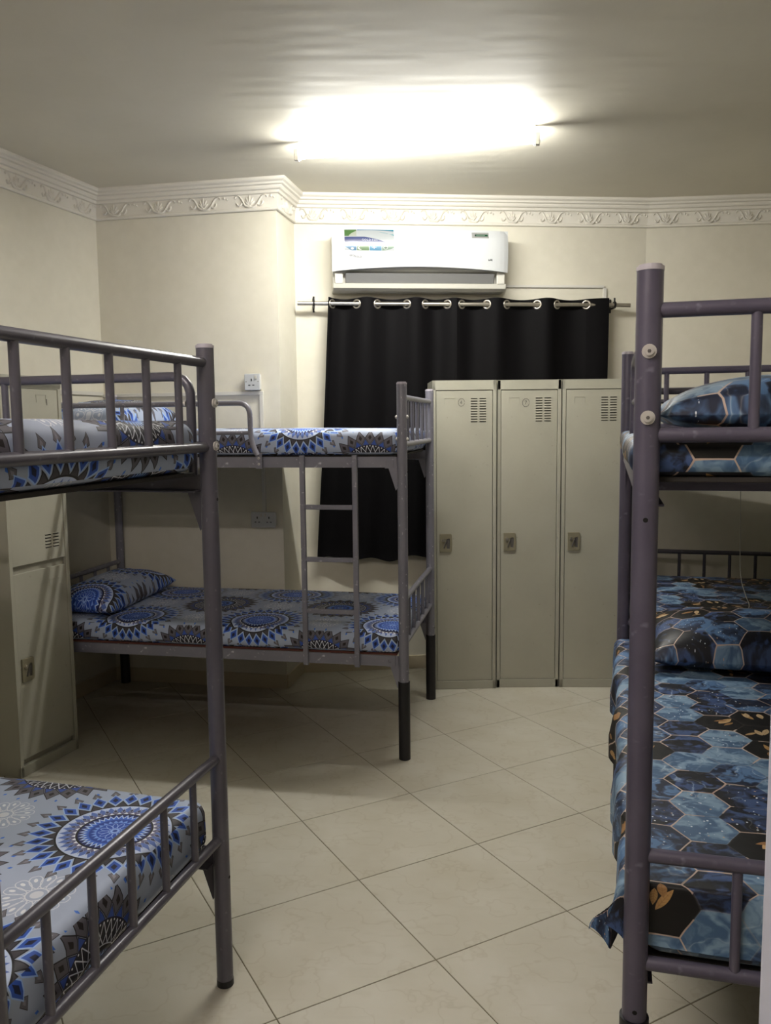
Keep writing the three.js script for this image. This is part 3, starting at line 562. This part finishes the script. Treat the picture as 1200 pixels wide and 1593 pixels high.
function cardHolder(door, x, y, z, parent) { mesh('card_holder', [box(0.06, 0.0022, 0.002, x, y + 0.018, z + 0.001, 0.0005), box(0.0022, 0.034, 0.002, x - 0.03, y, z + 0.001, 0.0005), box(0.0022, 0.034, 0.002, x + 0.03, y, z + 0.001, 0.0005)], M.locker, door); }
function locker(label, pos, turn, w, h, d, doors, group) {      // origin at the middle of the front edge on the floor
  const t = thing('locker', label, 'locker', pos, turn, group), e = 0.020;
  const carc = [box(0.0015, h, d, -w / 2 + 0.0008, h / 2, -d / 2, 0), box(0.0015, h, d, w / 2 - 0.0008, h / 2, -d / 2, 0), box(w, 0.0015, d, 0, h - 0.0008, -d / 2, 0), box(w - 0.004, h - 0.004, 0.002, 0, h / 2, -d + 0.001, 0),
    box(e, h, 0.02, -w / 2 + e / 2, h / 2, -0.01, 0.0025), box(e, h, 0.02, w / 2 - e / 2, h / 2, -0.01, 0.0025), box(w, 0.056, 0.02, 0, h - 0.028, -0.01, 0.0025), box(w, 0.05, 0.02, 0, 0.025, -0.01, 0.0025), box(w - 0.01, h - 0.02, 0.002, 0, h / 2, -0.024, 0)];
  const levels = doors.map(q => q.y);
  if (doors.length > 1) carc.push(box(w, 0.022, 0.02, 0, doors[0].y[1] + 0.011, -0.01, 0.002));
  mesh('cabinet', carc, M.locker, t);
  for (const q of doors) {
    const [y0, y1] = q.y, dw = w - 2 * e - 0.004, dh = y1 - y0 - 0.004, door = mesh('door', box(dw, dh, 0.016, 0, (y0 + y1) / 2, -0.0115, 0.0022), M.locker, t);
    const z = -0.0035;
    if (q.latch) latch(door, -dw / 2 + 0.052, q.latch, z);
    if (q.vent) vents(door, dw / 2 - 0.125, q.vent, z, q.rows);
    if (q.card) cardHolder(door, q.card[0], q.card[1], z);
    if (q.mark) { const m = mesh('number_mark', new THREE.PlaneGeometry(q.mark[3], q.mark[3] * 1.1), std({ map: markTex(q.mark[0], q.mark[4]), transparent: true, roughness: 0.6 }), door); m.position.set(q.mark[1], q.mark[2], z + 0.0012); }
  }
  return t;
}
{
  const g = null, h = 1.812, one = (mark) => [{ y: [0.05, h - 0.056], latch: 0.876, vent: h - 0.104, rows: 10, card: [-0.085, h - 0.118], mark }];
  locker('tall grey metal locker marked with a circled 4, beside the far bunk bed', [0.459, 0, -4.829], 0.03, 0.368, h, 0.345, one(['4', -0.018, h - 0.125, 0.058, true]), g);
  locker('tall grey metal locker marked with a circled 7, middle of the three', [0.834, 0, -4.85], 0.0, 0.368, h, 0.345, one(['7', -0.02, h - 0.13, 0.062, true]), g);
  locker('tall grey metal locker without a number, right of the row of three', [1.2075, 0, -4.836], -0.045, 0.368, h, 0.345, one(null), g);
  const A = V(-1.648, 0, -3.62), B = V(-1.52, 0, -3.97), mid = A.clone().add(B).multiplyScalar(0.5), dx = B.clone().sub(A).normalize();
  locker('tall two-door grey locker between the two blue-bedded bunks on the left', [mid.x, 0, mid.z], Math.atan2(-dx.z, dx.x), 0.374, 1.80, 0.38,
    [{ y: [0.955, 1.745], latch: 1.42, vent: 1.075, rows: 5, card: [0.06, 1.70], mark: ['1', 0.095, 1.685, 0.05, false] }, { y: [0.075, 0.925], latch: 0.485, card: [0.085, 0.85] }]);
}

// ------------------------------------------------------------------ bunk beds
const LB = 1.90, WB = 0.88;
function bolt(parent, x, y, z, ax, r = 0.0125) {
  const d = V(...ax), a = V(x, y, z), q = k => a.clone().addScaledVector(d, k).toArray();
  const m = mesh('bolt', [bar(q(-0.002), q(0.003), r, 20), bar(q(0.003), q(0.0075), r * 0.62, 14)], M.bolt, parent);
  mesh('socket_hole', bar(q(0.0075), q(0.0079), r * 0.28, 6), M.boltDark, m); return m;
}
function bunk(label, pos, turn, p) {
  const t = thing('bunk_bed', label, 'bunk bed', pos, turn), mat = p.mat, hx = LB / 2, hz = WB / 2, rP = 0.023;
  for (const sx of [-1, 1]) for (const sz of [-1, 1]) {
    const x = sx * hx, z = sz * hz, y0 = p.sleeve ? p.sleeve - 0.03 : 0.004;
    const post = mesh('post', bar([x, y0, z], [x, p.top, z], rP, 28), mat, t);
    mesh('cap', [bar([x, p.top - 0.001, z], [x, p.top + 0.006, z], rP + 0.0008, 28), bar([x, p.top + 0.006, z], [x, p.top + 0.0095, z], rP - 0.003, 24)], M.cap, post);
    if (p.sleeve) mesh('foot_sleeve', [bar([x, 0.001, z], [x, p.sleeve, z], 0.0275, 28)], M.sleeve, post, 'black tube sleeve');
    else mesh('foot', bar([x, 0.001, z], [x, 0.02, z], rP + 0.0006, 28), M.sleeve, post, 'black plastic foot');
    for (const y of [p.sideU[0] - 0.02, p.sideL[0] - 0.03]) mesh('bolt_hole', bar([x + sx * (rP - 0.003), y, z + sz * 0.0], [x + sx * (rP + 0.0002), y, z], 0.0045, 10), M.hole, post);
    for (const lv of [p.sideU, p.sideL]) {      // gusset under each rail end
      const s = new THREE.Shape(); s.moveTo(0, lv[1] - 0.002); s.lineTo(-0.062, lv[1] - 0.002); s.lineTo(-0.062, lv[0] - 0.004); s.lineTo(-0.045, lv[0] - 0.004); s.lineTo(-0.012, lv[0] - 0.105); s.lineTo(0, lv[0] - 0.085); s.closePath();
      const g = new THREE.ExtrudeGeometry(s, { depth: 0.004, bevelEnabled: false }); g.scale(sx, 1, 1); if (sx < 0) { const q = g.attributes.position; for (let i = 0; i < q.count; i += 3) { const a = [q.getX(i), q.getY(i), q.getZ(i)]; q.setXYZ(i, q.getX(i + 1), q.getY(i + 1), q.getZ(i + 1)); q.setXYZ(i + 1, ...a); } g.computeVertexNormals(); }
      g.translate(sx * (hx - 0.018), 0, sz * (hz + 0.002) - 0.002); mesh('bracket', g, mat, t);
    }
  }
  for (const sx of [-1, 1]) for (const [lv, key] of [[p.endU, 'nU'], [p.endL, 'nL']]) {
    const x = sx * hx, n = (p[key] || {})[sx] ?? 5;
    for (const y of lv) mesh('end_rail', bar([x, y, -hz + 0.018], [x, y, hz - 0.018], 0.0135, 18), mat, t);
    for (let i = 1; i <= n; i++) { const z = -hz + WB * i / (n + 1); mesh('baluster', bar([x, lv[1] + 0.008, z], [x, lv[0] - 0.008, z], 0.0095, 14), mat, t); }
  }
  for (const sz of [-1, 1]) for (const [y0, y1] of [p.sideU, p.sideL]) {
    const s = new THREE.Shape(), l = hx - 0.026; s.moveTo(-l, y0); s.lineTo(l, y0); s.lineTo(l, y1); s.lineTo(-l, y1); s.closePath();
    for (const e of [-1, 1]) { const q = new THREE.Path(), c = e * (l - 0.04), m = (y0 + y1) / 2, r = 0.006; q.moveTo(c - r, m - r); q.lineTo(c + r, m - r); q.lineTo(c + r, m + r); q.lineTo(c - r, m + r); q.closePath(); s.holes.push(q); }
    for (const c of [-0.45, -0.15, 0.15]) { const q = new THREE.Path(); q.absarc(c, y0 + 0.026, 0.003, 0, 6.2832); s.holes.push(q); }
    const g = new THREE.ExtrudeGeometry(s, { depth: 0.004, bevelEnabled: false }); g.translate(0, 0, sz * (hz + 0.008) - 0.002);
    mesh('side_rail', [g, box(2 * l, 0.004, 0.04, 0, y0 + 0.002, sz * (hz - 0.014), 0.001), box(0.004, y1 - y0 - 0.002, 0.014, l - 0.014, (y0 + y1) / 2, sz * (hz + 0.009), 0.001)], mat, t);
  }
  for (const [y0, y1] of [p.sideU, p.sideL]) mesh('mattress_board', [box(LB - 0.07, 0.010, WB - 0.02, 0, y1 + 0.001, 0, 0.002)], p.red && y1 < 1 ? M.board : M.boardDark, t, p.red && y1 < 1 ? 'reddish plywood board edge' : 'dark board edge');
  for (const s of [-0.6, 0, 0.6]) for (const [y0] of [p.sideU, p.sideL]) mesh('cross_bar', box(0.03, 0.03, WB - 0.05, s, y0 + 0.02, 0, 0.002), mat, t);
  return t;
}
function guard(t, mat, o) {                    // bolted to a post at x0, foot on the side rail at x1
  const z = o.z, s = Math.sign(o.x1 - o.x0);
  const g = [pipe([[o.x0, o.yb, z], [o.x0, o.yt, z], [o.x1, o.yt, z], [o.x1 + s * 0.004, o.foot + 0.10, z], [o.x1 + s * 0.035, o.foot + 0.045, z]], 0.0125, 0.055, 90, 12)];
  const m = mesh('guard_rail', g, mat, t);
  mesh('guard_bar', bar([o.x0, o.ym, z], [o.x1, o.ym, z], 0.0095, 12), mat, m);
  for (const x of o.up || []) mesh('guard_upright', bar([x, o.foot + 0.05, z], [x, o.yt, z], 0.0095, 12), mat, m);
  const ft = box(0.03, 0.075, 0.005, o.x1 + s * 0.04, o.foot + 0.02, z, 0.002); ft.translate(0, 0, 0); mesh('guard_foot', ft, mat, m);
  for (const dy of [0.005, 0.032]) bolt(m, o.x1 + s * 0.04, o.foot + dy, z + Math.sign(z) * 0.003, [0, 0, Math.sign(z)], 0.006);
  return m;
}
const RAD = Math.PI / 180;
const beds = {};
{ // near left
  const th = -15 * RAD, ex = [Math.cos(th), -Math.sin(th)], ez = [Math.sin(th), Math.cos(th)], c = [-0.467 - 0.95 * ex[0] + 0.44 * ez[0], -2.215 - 0.95 * ex[1] + 0.44 * ez[1]];
  const p = { mat: M.frameA, top: 1.772, endU: [1.734, 1.514], sideU: [1.396, 1.442], endL: [0.666, 0.434], sideL: [0.352, 0.400], sleeve: 0 };
  const t = bunk('dark grey metal bunk bed at the near left, seen from its end', [c[0], 0, c[1]], th, p);
  guard(t, M.frameA, { x0: 0.905, x1: -0.25, z: -0.44, yb: 1.44, yt: 1.70, ym: 1.575, foot: 1.40, up: [0.33] });
  for (const y of [1.629, 1.517]) { bolt(t, 0.95 + 0.023, y, -0.44, [1, 0, 0]); bolt(t, 0.89, y, -0.44, [-1, 0, 0], 0.009); }
  beds.a = { c, th, p };
}
{ // far left
  const th = -11.2 * RAD, c = [-0.768, -4.416];
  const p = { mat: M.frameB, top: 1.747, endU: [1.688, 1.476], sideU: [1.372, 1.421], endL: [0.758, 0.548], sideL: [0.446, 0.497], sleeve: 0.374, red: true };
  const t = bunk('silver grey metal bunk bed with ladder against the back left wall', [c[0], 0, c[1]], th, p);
  guard(t, M.frameB, { x0: -0.905, x1: 0.24, z: 0.475, yb: 1.44, yt: 1.672, ym: 1.535, foot: 1.385, up: [-0.40] });
  for (const x of [0.484, 0.733]) mesh('ladder_stile', box(0.024, 0.99, 0.02, x, 0.935, 0.462, 0.003), M.frameB, t);
  for (const y of [1.19, 0.945, 0.70]) mesh('ladder_rung', box(0.226, 0.022, 0.018, 0.6085, y, 0.462, 0.003), M.frameB, t);
  for (const y of [1.60, 1.50]) { bolt(t, 0.95 - 0.023, y, 0.44, [-1, 0, 0], 0.009); bolt(t, 0.95 + 0.023, y, 0.44, [1, 0, 0], 0.009); }
  beds.b = { c, th, p };
}
{ // right
  const th = 75 * RAD, c = [1.139, -2.304];
  const p = { mat: M.frameC, top: 1.832, endU: [1.763, 1.545], sideU: [1.415, 1.463], endL: [0.760, 0.545], sideL: [0.485, 0.535], sleeve: 0.434, nU: { '-1': 4 }, nL: { '-1': 4 } };
  const t = bunk('purple-grey metal bunk bed at the near right with dark hexagon bedding', [c[0], 0, c[1]], th, p);
  guard(t, M.frameC, { x0: -0.905, x1: -0.16, z: -0.44, yb: 1.50, yt: 1.725, ym: 1.62, foot: 1.46 });
  for (const y of [1.691, 1.576]) bolt(t, -0.95 - 0.023, y, -0.44, [-1, 0, 0]);
  beds.c = { c, th, p };
}
{ // behind the right one
  const th = 75 * RAD, k = 1.99, c = [1.139 + 0.2588 * k + 0.966 * 0.075, -2.304 - 0.9659 * k + 0.2588 * 0.075];
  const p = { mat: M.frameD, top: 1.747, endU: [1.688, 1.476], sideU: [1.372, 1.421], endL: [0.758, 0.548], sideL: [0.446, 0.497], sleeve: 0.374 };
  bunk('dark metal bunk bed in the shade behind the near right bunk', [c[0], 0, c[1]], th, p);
  beds.d = { c, th, p };
}

// ------------------------------------------------------------------ mattresses, pillows, sheet
function mattressGeo(L, Wd, Hh, r, u0, v0, wr, sd) {
  const nx = 110, ny = 8, nz = 54, g = new THREE.BoxGeometry(L, Hh, Wd, nx, ny, nz), p = g.attributes.position, uv = g.attributes.uv;
  const cnt = [(ny + 1) * (nz + 1), (ny + 1) * (nz + 1), (nx + 1) * (nz + 1), (nx + 1) * (nz + 1), (nx + 1) * (ny + 1), (nx + 1) * (ny + 1)];
  let k = 0; const hx = L / 2, hy = Hh / 2, hz = Wd / 2;
  const squeeze = (v, h) => { const t = v / h; return h * Math.sin(t * Math.PI / 2 * 0.94) / Math.sin(Math.PI / 2 * 0.94) * 0.5 + v * 0.5; };
  for (let f = 0; f < 6; f++) for (let c = 0; c < cnt[f]; c++, k++) {
    const x = squeeze(p.getX(k), hx), y = p.getY(k), z = squeeze(p.getZ(k), hz);
    const ix = clamp(x, -hx + r, hx - r), iy = clamp(y, -hy + r, hy - r), iz = clamp(z, -hz + r, hz - r);
    let d = V(x - ix, y - iy, z - iz); const l = d.length(); if (l > 1e-6) d.multiplyScalar(r / l);
    let X = ix + d.x, Y = iy + d.y, Z = iz + d.z;
    const nn = V(x - ix, y - iy, z - iz).normalize();
    const w = wr * ((fbm((X * 0.23 + sd + 9) % 1, (Z * 0.31 + Y * 0.2 + sd * 0.7 + 9) % 1, 8, 3) - 0.5) * 2 + 0.6 * Math.sin(X * 9 + Z * 5 + sd * 40) * (fbm((X * 0.2 + 5) % 1, (Z * 0.2 + sd + 5) % 1, 5, 2) - 0.3));
    X += nn.x * w * 1.2; Z += nn.z * w * 1.2; if (nn.y > -0.3) Y += nn.y * w + (nn.y > 0 ? 0.008 * (1 - (X / hx) ** 2) * (1 - (Z / hz) ** 2) : 0);
    p.setXYZ(k, X, Y, Z);
    const U = f === 0 ? hx + (hy - Y) : f === 1 ? -hx - (hy - Y) : X, Vv = f === 4 ? hz + (hy - Y) : f === 5 ? -hz - (hy - Y) : Z;
    uv.setXY(k, U - u0, -(Vv - v0));
  }
  return smoothNormals(g);
}
function place(o, bed, x, y, z, ry = 0) {
  const ex = [Math.cos(bed.th), -Math.sin(bed.th)], ez = [Math.sin(bed.th), Math.cos(bed.th)];
  o.position.set(bed.c[0] + ex[0] * x + ez[0] * z, y, bed.c[1] + ex[1] * x + ez[1] * z); o.rotation.y = bed.th + ry; return o;
}
function mattress(label, bed, lvl, hgt, mat, u0, v0, o = {}) {
  const L = o.L || 1.87, Wd = o.W || 0.865, g = mattressGeo(L, Wd, hgt, o.r || 0.045, u0, v0, o.wr ?? 0.005, o.sd || 0.1);
  const m = mesh('mattress', g, mat, scene); tag(m, label, 'mattress');
  return place(m, bed, o.x || 0, lvl + 0.0065 + hgt / 2 + (o.dy || 0), o.z || 0);
}
mattress('blue mandala patterned mattress on the lower bunk at the near left', beds.a, beds.a.p.sideL[1], 0.15, M.mandala, 0.79, -0.19, { sd: 0.13, x: -0.005 });
mattress('blue mandala patterned mattress on the upper bunk at the near left', beds.a, beds.a.p.sideU[1], 0.135, M.mandala, 1.185, 0.14, { sd: 0.37, wr: 0.007, x: -0.002 });
mattress('blue mandala patterned mattress on the lower far bunk behind the ladder', beds.b, beds.b.p.sideL[1], 0.112, M.mandala, 0.22, -0.26, { sd: 0.51, W: 0.9, z: 0.01 });
mattress('blue mandala patterned mattress on the upper far bunk, lit brightly by the tube', beds.b, beds.b.p.sideU[1], 0.118, M.mandala, 0.475, 0.355, { sd: 0.77, W: 0.9, z: 0.008, wr: 0.004 });
mattress('dark hexagon marble patterned mattress on the upper bunk at the near right', beds.c, beds.c.p.sideU[1], 0.068, M.hex, 0.05, 0.1, { sd: 0.2, r: 0.03, W: 0.92, z: -0.01, wr: 0.006 });
mattress('dark hexagon marble patterned mattress on the lower bunk at the near right', beds.c, beds.c.p.sideL[1], 0.145, M.hex, 0.0, 0.0, { sd: 0.6 });
mattress('dark hexagon marble patterned mattress on the lower bunk of the rear right bed', beds.d, beds.d.p.sideL[1], 0.112, M.hex, 0.0, 0.06, { sd: 0.9, wr: 0.006 });

function pillowGeo(L, Wd, Hh, u0, v0, sd) {
  const n = 36, g = new THREE.BoxGeometry(2, 2, 2, n, 4, n), p = g.attributes.position, uv = g.attributes.uv;
  for (let k = 0; k < p.count; k++) {
    let u = p.getX(k), w = p.getZ(k), y = p.getY(k);
    const f = Math.pow(Math.max(0, 1 - Math.abs(u) ** 3), 0.45) * Math.pow(Math.max(0, 1 - Math.abs(w) ** 3), 0.45);
    const X = u * L / 2 * (1 - 0.05 * (1 - w * w)), Z = w * Wd / 2 * (1 - 0.05 * (1 - u * u));
    const n1 = (fbm((u * 0.2 + sd + 3) % 1, (w * 0.2 + sd + 3) % 1, 8, 3) - 0.5) * 0.16;
    const Y = (y > 0 ? 0.68 : 0.32) * y * Hh * (f * (1 + n1) + 0.015);
    p.setXYZ(k, X, Y, Z); uv.setXY(k, X - u0, -(Z - v0));
  }
  return smoothNormals(g);
}
function pillow(label, bed, x, y, z, ry, rx, rz, s, mat, u0, v0, sd) {
  const m = mesh('pillow', pillowGeo(s[0], s[1], s[2], u0, v0, sd), mat, scene); tag(m, label, 'pillow');
  place(m, bed, x, y, z, ry); m.rotation.order = 'YXZ'; m.rotation.x = rx; m.rotation.z = rz; return m;
}
pillow('blue mandala pillow at the head of the lower far bunk', beds.b, -0.735, 0.662, 0.03, 0, 0.03, -0.03, [0.38, 0.74, 0.15], M.mandala, 0.02, 0.33, 0.2);
pillow('blue mandala pillow at the head of the upper far bunk', beds.b, -0.69, 1.608, 0.0, 0, 0.03, -0.05, [0.44, 0.70, 0.15], M.mandala, -0.31, 0.32, 0.4);
pillow('dark hexagon marble pillow on the upper bunk at the near right', beds.c, -0.71, 1.580, -0.03, 0, 0, 0.0, [0.42, 0.78, 0.115], M.hex, 0.3, 0.2, 0.5);
pillow('dark hexagon marble pillow on the lower bunk at the near right, at its far end', beds.c, 0.66, 0.765, 0.02, 0, 0, 0.06, [0.46, 0.76, 0.16], M.hex, 0.1, 0.5, 0.7);

{ // loose sheet over the lower right mattress, hanging down its sides
  const b = beds.c, topY = b.p.sideL[1] + 0.0065 + 0.145 + 0.011, hx = 0.935, hz = 0.442, dL = 0.165, dN = 0.14, nu = 150, nv = 90, pos = [], uv = [], idx = [];
  for (let j = 0; j <= nv; j++) for (let i = 0; i <= nu; i++) {
    const U = -hx - dN + (2 * hx + dN - 0.02) * i / nu, Vv = -hz - dL + (2 * hz + dL + 0.12) * j / nv;
    const e = Math.max(0, -hx - U), f = Math.max(0, Math.abs(Vv) - hz) * Math.sign(Vv), fa = Math.abs(f), drop = Math.hypot(e, fa) * (1 - 0.18 * (e > 0 && fa > 0 ? 2 * e * fa / (e * e + fa * fa) : 0)), rr = 0.03;
    let x = Math.max(U, -hx), z = clamp(Vv, -hz, hz), y = topY;
    const bend = (q) => q < rr * 1.57 ? [rr * Math.sin(q / rr), rr * (1 - Math.cos(q / rr))] : [rr, rr + q - rr * 1.57];
    const [ox, oy] = bend(drop);
    if (drop > 0) { const l = Math.hypot(e, fa) || 1; const fl = Math.max(0, ox - 0.0); x -= fl * e / l * 0.2; z += fl * f / l; y -= oy;
      const wob = Math.min(1, drop / 0.1); if (fa > 0) z += Math.sign(f) * (0.012 * Math.sin(x * 13 + 1) + 0.008 * Math.sin(x * 31)) * wob * (f < 0 ? 1 : 0.4); if (e > 0) x -= 0.003 * Math.sin(z * 17) * wob; 
      if (f < 0 && e > 0) { const sm = (q) => { q = clamp(q, 0, 1); return q * q * (3 - 2 * q); }, q = sm(e / dN) * sm(fa / dL); z -= 0.045 * q; y += 0.05 * q; } }
    y += (drop > 0 ? 0 : 0.0095 * (fbm((x * 0.23 + 9) % 1, (z * 0.3 + 9) % 1, 9, 3) - 0.4) + 0.008 * (1 - (x / hx) ** 2) * (1 - (z / hz) ** 2)) ;
    pos.push(x, y, z); uv.push(U + 0.03, -Vv + 0.02);
  }
  for (let j = 0; j < nv; j++) for (let i = 0; i < nu; i++) { const k = j * (nu + 1) + i; idx.push(k, k + nu + 1, k + 1, k + 1, k + nu + 1, k + nu + 2); }
  const m = mesh('bed_sheet', shell(pos, uv, idx, nu + 1, nv + 1, 0.003), M.hex, scene); tag(m, 'dark hexagon marble sheet hanging over the side of the lower right bunk', 'sheet'); place(m, b, 0, 0, 0);
}
{ // thin white cord lying on the rear right mattress
  const c = new THREE.CatmullRomCurve3([V(1.62, 0.628, -3.72), V(1.70, 0.630, -3.95), V(1.83, 0.629, -4.15), V(1.94, 0.632, -4.45), V(1.985, 0.70, -4.62), V(1.985, 0.95, -4.65), V(1.98, 1.36, -4.65)]);
  const m = mesh('cord', new THREE.TubeGeometry(c, 60, 0.0022, 6), M.offwhite, scene); tag(m, 'thin pale cord hanging onto the rear right mattress', 'cord');
}

renderer.render(scene, camera);
